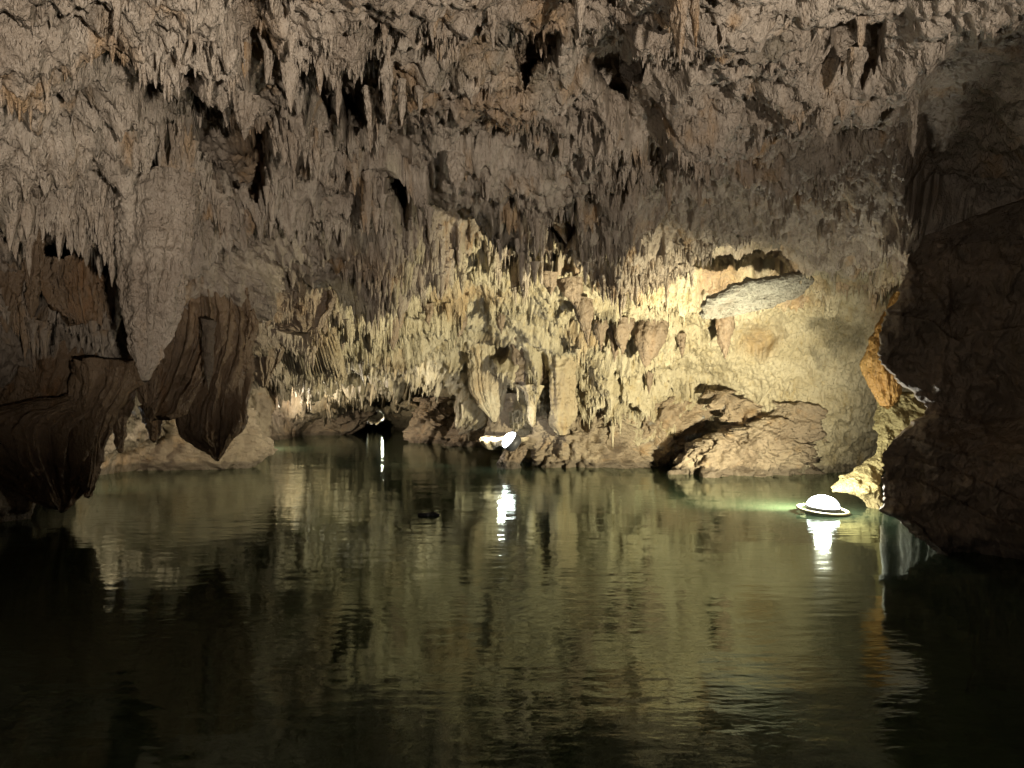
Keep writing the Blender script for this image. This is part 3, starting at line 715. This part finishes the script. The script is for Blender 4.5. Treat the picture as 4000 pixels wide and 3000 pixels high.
def dripstone():
    h, w = X.shape
    inframe = (GX > -30) & (GX < 2240) & (GY > -30) & (GY < 900) & (Z > .55)
    down = np.clip(-nz * 1.2 + .35, .05, 1)
    patchy = sstep(.35, .7, vnoise(X * 1.7, Y * 1.7, Z * 1.7, 333))
    dens = inframe * (RIM ** 2.2) * (1 - leftlow) * (1 - sstep(210, 250, GX) * sstep(480, 440, GX) * sstep(370, 420, GY)) * (1 - .5 * nearz) * (1 - .6 * smoothr) * (1 - PIT) * down * (1 - .85 * nearl) * (.12 + patchy)
    # per-vertex weight: even per picture area
    p = dens.ravel(); p = p / p.sum()
    n = 16000
    pick = rng.choice(len(p), n, replace=False, p=p)
    Xr, Yr, Zr, r1 = X.ravel()[pick], Y.ravel()[pick], Z.ravel()[pick], RIM.ravel()[pick]
    tone = TONE.reshape(-1, 4)[pick]
    far = sstep(7.0, 9.5, Yr)
    ln = np.exp(rng.normal(0, .55, n)) * (.048 - .006 * far) * (.5 + r1)
    ln = ln * (1 - .35 * sstep(6.0, 4.0, Yr))
    ln = np.clip(ln * np.where(rng.random(n) < .04, 2.2, 1), .02, .32)
    rad = np.clip(ln * (rng.uniform(.14, .34, n) * (1 - far) + rng.uniform(.08, .2, n) * far), .005, .05)
    size = ln / Yr
    order = np.argsort(-size)
    top, rest = order[:300], order[300:]
    meshes = []
    for k in range(16):
        v, f = CONES[k % 8]
        m_ = mesh_np("stalactite", v, f); m_.materials.append(M_CEIL); meshes.append(m_)
        a_ = m_.attributes.new("tone", 'FLOAT_COLOR', 'POINT')
        a_.data.foreach_set("color", np.tile(np.array([k // 8, .1, .0, 1], np.float32), len(v)))
    for i, q in enumerate(top):
        o = bpy.data.objects.new("stalactite", meshes[i % 8 + (8 if tone[q, 0] > .5 else 0)])
        o.location = (Xr[q], Yr[q] + .01, Zr[q] + .03); o.scale = (rad[q], rad[q], ln[q] + .03)
        o.rotation_euler = (0, 0, random.random() * 6.28)
        o.parent = ceiling
        col.objects.link(o)
    vs_, fs_, ts_ = [], [], []; off = 0
    for k in range(8):
        q = rest[k::8]; v, f = CONES[k]
        ang = rng.random(len(q)) * 6.28
        c, s = np.cos(ang), np.sin(ang)
        vx = (v[None, :, 0] * c[:, None] - v[None, :, 1] * s[:, None]) * rad[q][:, None] + Xr[q][:, None]
        vy = (v[None, :, 0] * s[:, None] + v[None, :, 1] * c[:, None]) * rad[q][:, None] + Yr[q][:, None] + .008
        vz = v[None, :, 2] * (ln[q] + .02)[:, None] + Zr[q][:, None] + .02
        vs_.append(np.stack([vx, vy, vz], -1).reshape(-1, 3))
        ts_.append(np.repeat(tone[q], len(v), 0))
        ff = f[None] + (np.arange(len(q)) * len(v))[:, None, None] + off
        fs_.append(ff.reshape(-1, 4)); off += len(q) * len(v)
    o = obj("dripstone_fringe", mesh_np("dripstone_fringe", np.concatenate(vs_), np.concatenate(fs_)), M_CEIL, ceiling)
    o["kind"] = "stuff"
    a_ = o.data.attributes.new("tone", 'FLOAT_COLOR', 'POINT')
    a_.data.foreach_set("color", np.concatenate(ts_).astype(np.float32).ravel())


dripstone()

# ------------------------------------------------------------------ water and bed
def water_mat():
    m = bpy.data.materials.new("cave_water"); m.use_nodes = True
    nt = m.node_tree; N = nt.nodes; L = nt.links
    N.remove(N["Principled BSDF"])
    out = N["Material Output"]
    tc = N.new("ShaderNodeNewGeometry")
    def nz_(sc, vs_, det, rot=0.0):
        mp = N.new("ShaderNodeMapping"); mp.inputs["Scale"].default_value = vs_; mp.inputs["Rotation"].default_value = (0, 0, rot)
        n = N.new("ShaderNodeTexNoise"); n.inputs["Scale"].default_value = sc; n.inputs["Detail"].default_value = det
        L.new(tc.outputs["Position"], mp.inputs["Vector"]); L.new(mp.outputs[0], n.inputs["Vector"])
        return n.outputs["Fac"]
    b1 = N.new("ShaderNodeBump"); b1.inputs["Strength"].default_value = .6; b1.inputs["Distance"].default_value = .016
    L.new(nz_(1.1, (.8, 1.5, 1), 3, .25), b1.inputs["Height"])
    b2 = N.new("ShaderNodeBump"); b2.inputs["Strength"].default_value = .7; b2.inputs["Distance"].default_value = .006
    # calm patches: small ripples only here and there
    rp = N.new("ShaderNodeMath"); rp.operation = 'MULTIPLY'
    cm = N.new("ShaderNodeMapRange"); cm.inputs["From Min"].default_value = .4; cm.inputs["From Max"].default_value = .62
    cm.inputs["To Min"].default_value = .25
    L.new(nz_(.35, (1, 1, 1), 2), cm.inputs["Value"])
    L.new(nz_(7, (.7, 1.7, 1), 3, -.15), rp.inputs[0]); L.new(cm.outputs[0], rp.inputs[1])
    L.new(rp.outputs[0], b2.inputs["Height"]); L.new(b1.outputs[0], b2.inputs["Normal"])
    gl = N.new("ShaderNodeBsdfGlossy"); gl.inputs["Roughness"].default_value = .06; gl.inputs["Color"].default_value = (.90, 1.0, .88, 1)
    L.new(b2.outputs[0], gl.inputs["Normal"])
    df = N.new("ShaderNodeBsdfDiffuse"); df.inputs["Color"].default_value = (.038, .062, .036, 1)
    tr = N.new("ShaderNodeBsdfTransparent"); tr.inputs["Color"].default_value = (.40, .47, .28, 1)
    mb = N.new("ShaderNodeMixShader"); mb.inputs[0].default_value = .55
    L.new(df.outputs[0], mb.inputs[1]); L.new(tr.outputs[0], mb.inputs[2])
    fr = N.new("ShaderNodeFresnel"); fr.inputs["IOR"].default_value = 1.333; L.new(b2.outputs[0], fr.inputs["Normal"])
    mx = N.new("ShaderNodeMixShader"); L.new(fr.outputs[0], mx.inputs[0]); L.new(mb.outputs[0], mx.inputs[1]); L.new(gl.outputs[0], mx.inputs[2])
    L.new(mx.outputs[0], out.inputs["Surface"])
    return m


def sheet(name, x0, x1, y0, y1, z, mat, n=2):
    xs = np.linspace(x0, x1, n); ys = np.linspace(y0, y1, n)
    gx, gy = np.meshgrid(xs, ys)
    return obj(name, mesh_np(name, np.stack([gx, gy, 0 * gx + z], -1).reshape(-1, 3), grid_faces(n, n)[:, ::-1]), mat)


water = sheet("water", -14, 14, -12, 42, 0.0, water_mat())
set_props(water, "dark still cave water with faint ripples", None, None, "structure")



def bed():
    xs = np.linspace(-13, 13, 140); ys = np.linspace(-10, 40, 240)
    gx, gy = np.meshgrid(xs, ys)
    shelf = .9 * np.exp(-(((gx - .9) / 1.8) ** 2 + ((gy - 7.6) / 2.4) ** 2)) + .7 * np.exp(-(((gx + 5) / 2.) ** 2 + ((gy - 10) / 3.) ** 2))
    z = -1.7 + 1.25 * np.clip(shelf, 0, 1) + fbm(gx * .8, gy * .8, 0 * gx, 4, 501) * .35 + fbm(gx * 3, gy * 3, 0 * gx, 3, 502) * .10
    z = np.minimum(z, -.12)
    o = obj("cave_bed", mesh_np("cave_bed", np.stack([gx, gy, z], -1).reshape(-1, 3), grid_faces(*gx.shape)[:, ::-1]), M_BED)
    set_props(o, "greenish rock bed under the water", None, None, "structure")


M_BED = rock_mat("submerged_rock", (.34, .36, .20), (.22, .24, .13), (.30, .27, .10), (.06, .07, .04), .4, .5, streak=False)
bed()

# ------------------------------------------------------------------ rest of the chamber behind the boat
def back_shell():
    na, ny_ = 90, 60
    a = np.linspace(-.15, np.pi + .15, na); yy = np.linspace(3.2, -9, ny_)
    ga, gy = np.meshgrid(a, yy)
    k = np.sqrt(np.clip(1 - (np.clip(-gy - 1, 0, 9) / 8.2) ** 2, .02, 1))
    rx, rz = 6.2 * k, 3.9 * k
    x = np.cos(ga) * rx; z = np.sin(ga) * rz
    d = fbm(x * .8, gy * .8, z * .8, 4, 201) * .5
    o = obj("cave_wall", mesh_np("cave_wall", np.stack([x * (1 + d * .1), gy + d * .3, z * (1 + d * .12)], -1).reshape(-1, 3), grid_faces(ny_, na)), M_CEIL)
    set_props(o, "rock vault of the chamber behind the boat", None, None, "structure")


back_shell()

# ------------------------------------------------------------------ lamps
M_DOME = plain_mat("lamp_dome_glow", (.9, .95, 1.0), .2, 0, (0.93, .97, 1.0), 14.0)
M_DOME_DIM = plain_mat("weak_lamp_dome_glow", (.9, .95, 1.0), .2, 0, (0.93, .97, 1.0), 2.0)
M_RIM = plain_mat("lamp_rim_plastic", (.42, .42, .27), .5)
M_BODY = plain_mat("lamp_housing", (.05, .05, .055), .5)


def lathe(name, prof, mat, parent, n=48):
    prof = np.array(prof); a = np.linspace(0, 2 * np.pi, n, endpoint=False)
    x = np.outer(prof[:, 0], np.cos(a)); y = np.outer(prof[:, 0], np.sin(a)); z = np.outer(prof[:, 1], 1 + 0 * a)
    return obj(name, mesh_np(name, np.stack([x, y, z], -1).reshape(-1, 3), grid_faces(len(prof), n, True)[:, ::-1]), mat, parent)


def lamp(loc, rot, label, s=1.0, name="floating_or_fill_lamp", group=None, ring=True, dome=None):
    e = empty(name, loc); e.rotation_euler = rot; e.scale = (s, s, s)
    set_props(e, label, "lamp", group)
    t = np.linspace(0, math.pi / 2, 14)
    lathe("dome", [(.148 * math.cos(q) + 1e-4, .045 + .105 * math.sin(q)) for q in t], dome or M_DOME, e)
    lathe("collar", [(.145, .047), (.158, .050), (.164, .040), (.162, .026), (.150, .022), (.10, .02)], M_BODY, e)
    u = np.linspace(0, 2 * math.pi, 15)
    if ring: lathe("float_ring", [(.222 + .019 * math.cos(q), .012 + .014 * math.sin(q)) for q in u], M_RIM, e)
    lathe("housing", [(.14, .03), (.15, .01), (.16, -.03), (.12, -.10), (.01, -.11)], M_BODY, e)
    return e


def light(kind, name, loc, power, colr, parent=None, size=.06, spot=None, target=None, blend=.6):
    d = bpy.data.lights.new(name, kind); d.energy = power; d.color = colr; d.shadow_soft_size = size
    if spot: d.spot_size = math.radians(spot); d.spot_blend = blend
    o = bpy.data.objects.new(name, d); col.objects.link(o)
    o.location = loc
    if target is not None:
        from mathutils import Vector
        v = Vector(target) - Vector(loc)
        o.rotation_euler = v.to_track_quat('-Z', 'Y').to_euler()
    return o


def lamp_light(e, *args, **kw):
    o = light(*args, **kw)
    o.parent = e
    o.matrix_parent_inverse = e.matrix_basis.inverted()
    return o


FL = P(1777, 1106, 7.0)
lm = lamp((FL[0], FL[1], .02), (math.radians(4), math.radians(3), 0), "glowing white dome lamp floating in a pale ring by the pillar")
lamp_light(lm, 'SPOT', "floating_or_fill_beam", (FL[0], FL[1], .24), P_FLOAT_SPOT, WARM, spot=132, target=(FL[0] - 2.3, FL[1] + 4.0, 1.1), size=.07, blend=.95)
lamp_light(lm, 'POINT', "floating_or_fill_glow", (FL[0], FL[1], .26), P_FLOAT_POINT, (1, .95, .8), size=.07)

# lamp among the rocks
LL = P(1106, 955, 11.3)
lm = lamp(LL, (math.radians(12), math.radians(-52), 0), "glowing white dome lamp wedged between rocks in the middle of the water's edge", .95, "rock_lamp", ring=False)
lamp_light(lm, 'POINT', "rock_lamp_glow", (LL[0] - .16, LL[1] - .10, LL[2] + .22), P_LEDGE * .35, (1, .97, .9), size=.06)
lamp_light(lm, 'SPOT', "rock_lamp_beam", (LL[0] - .18, LL[1] - .14, LL[2] + .16), P_LEDGE * 5, (1, .92, .78), size=.06, spot=76, target=(-6, 15.5, .9), blend=.6)
thing("rock_ledge", [(944, 1048, 1130), (952, 1042, 1128), (960, 1050, 1112), (968, 1060, 1100)],
      "pale thin ledge of rock just left of the rock lamp", "rock", Y0=11.75, thick=.9, mat=M_CREAM, flute=.15, lump=.4, seed=301)
thing("rock_wedge", [(962, 1108, 1136), (975, 1092, 1134), (990, 1078, 1130), (1000, 1072, 1128), (1012, 1070, 1126), (1030, 1070, 1126)],
      "slanting dark wedge of rock below the rock lamp", "rock", Y0=11.5, thick=.6, mat=M_DARK, flute=.2, lump=.5, fine=.05, seed=303)

# lamp in the far passage
FP = P(812, 900, 26.5)
lm = lamp((FP[0] + .3, FP[1], .03), (0, 0, 0), "tiny glowing lamp deep in the left passage", .5, ring=False, dome=M_DOME_DIM)
lamp_light(lm, 'POINT', "far_lamp_glow", (FP[0] + .3, FP[1], .5), P_FAR, (1, .95, .8), size=.1)

# unseen lamp added behind the boat to light the ceiling: throws light upwards and forwards, nothing below about ten degrees
lm = lamp((1.9, -2.3, .02), (0, 0, 0), "added unseen dome lamp behind the boat, lighting the ceiling")
lamp_light(lm, 'SPOT', "floating_or_fill_beam", (1.9, -2.3, .30), P_ADDED_BEHIND, SOFT, spot=80, target=(-1.0, 2.6, 5.05), size=.08, blend=.6)

lm = lamp((-2.4, -2.6, .02), (0, 0, 0), "second added unseen dome lamp behind the boat, farther to port")  # weak fill lamp, added to soften the shadows, never in view
lamp_light(lm, 'SPOT', "floating_or_fill_beam", (-2.4, -2.6, .30), P_ADDED_BEHIND * .17, SOFT, spot=88, target=(.5, 2.6, 4.4), size=.08, blend=.6)
# unseen lamps added to light the bank and passage: on a rock behind the left curtain, and round the corner in the left passage
HL = P(112, 985, 7.75)
thing("boulder", [(995, 85, 140), (1010, 75, 150), (1040, 70, 155), (1080, 65, 160), (1130, 60, 160)],  # added only to hold up the unseen lamp
      "added boulder carrying the added lamp unseen behind the wide dark curtain", "boulder", Y0=7.75, thick=.8, mat=M_BASE, seed=451, nseg=40, nrow=40)
lm = lamp((HL[0], HL[1], HL[2]), (0, 0, 0), "added dome lamp standing unseen behind the wide dark curtain", ring=False)
lamp_light(lm, 'SPOT', "floating_or_fill_beam", (HL[0], HL[1], HL[2] + .24), 170, (1, .86, .66), spot=100, target=(-5.0, 12.5, .5), size=.07, blend=.6)
lm = lamp((-5.55, 15.7, .02), (0, 0, 0), "added dome lamp unseen round the corner of the left passage")  # added, lights the passage walls from out of view
lamp_light(lm, 'POINT', "floating_or_fill_glow", (-5.55, 15.7, .30), 450, (1, .86, .66), size=.08)

# drifting stick
st = loft("drifting_stick", [(1110, 925, 951), (1113, 906, 952), (1117, 903, 945), (1120, 904, 925)], Y0=6.85, thick=.2, mat=M_BODY, seed=401, nrow=20, nseg=40, tmin=.02)
set_props(st, "small dark stick drifting on the open water", "stick")
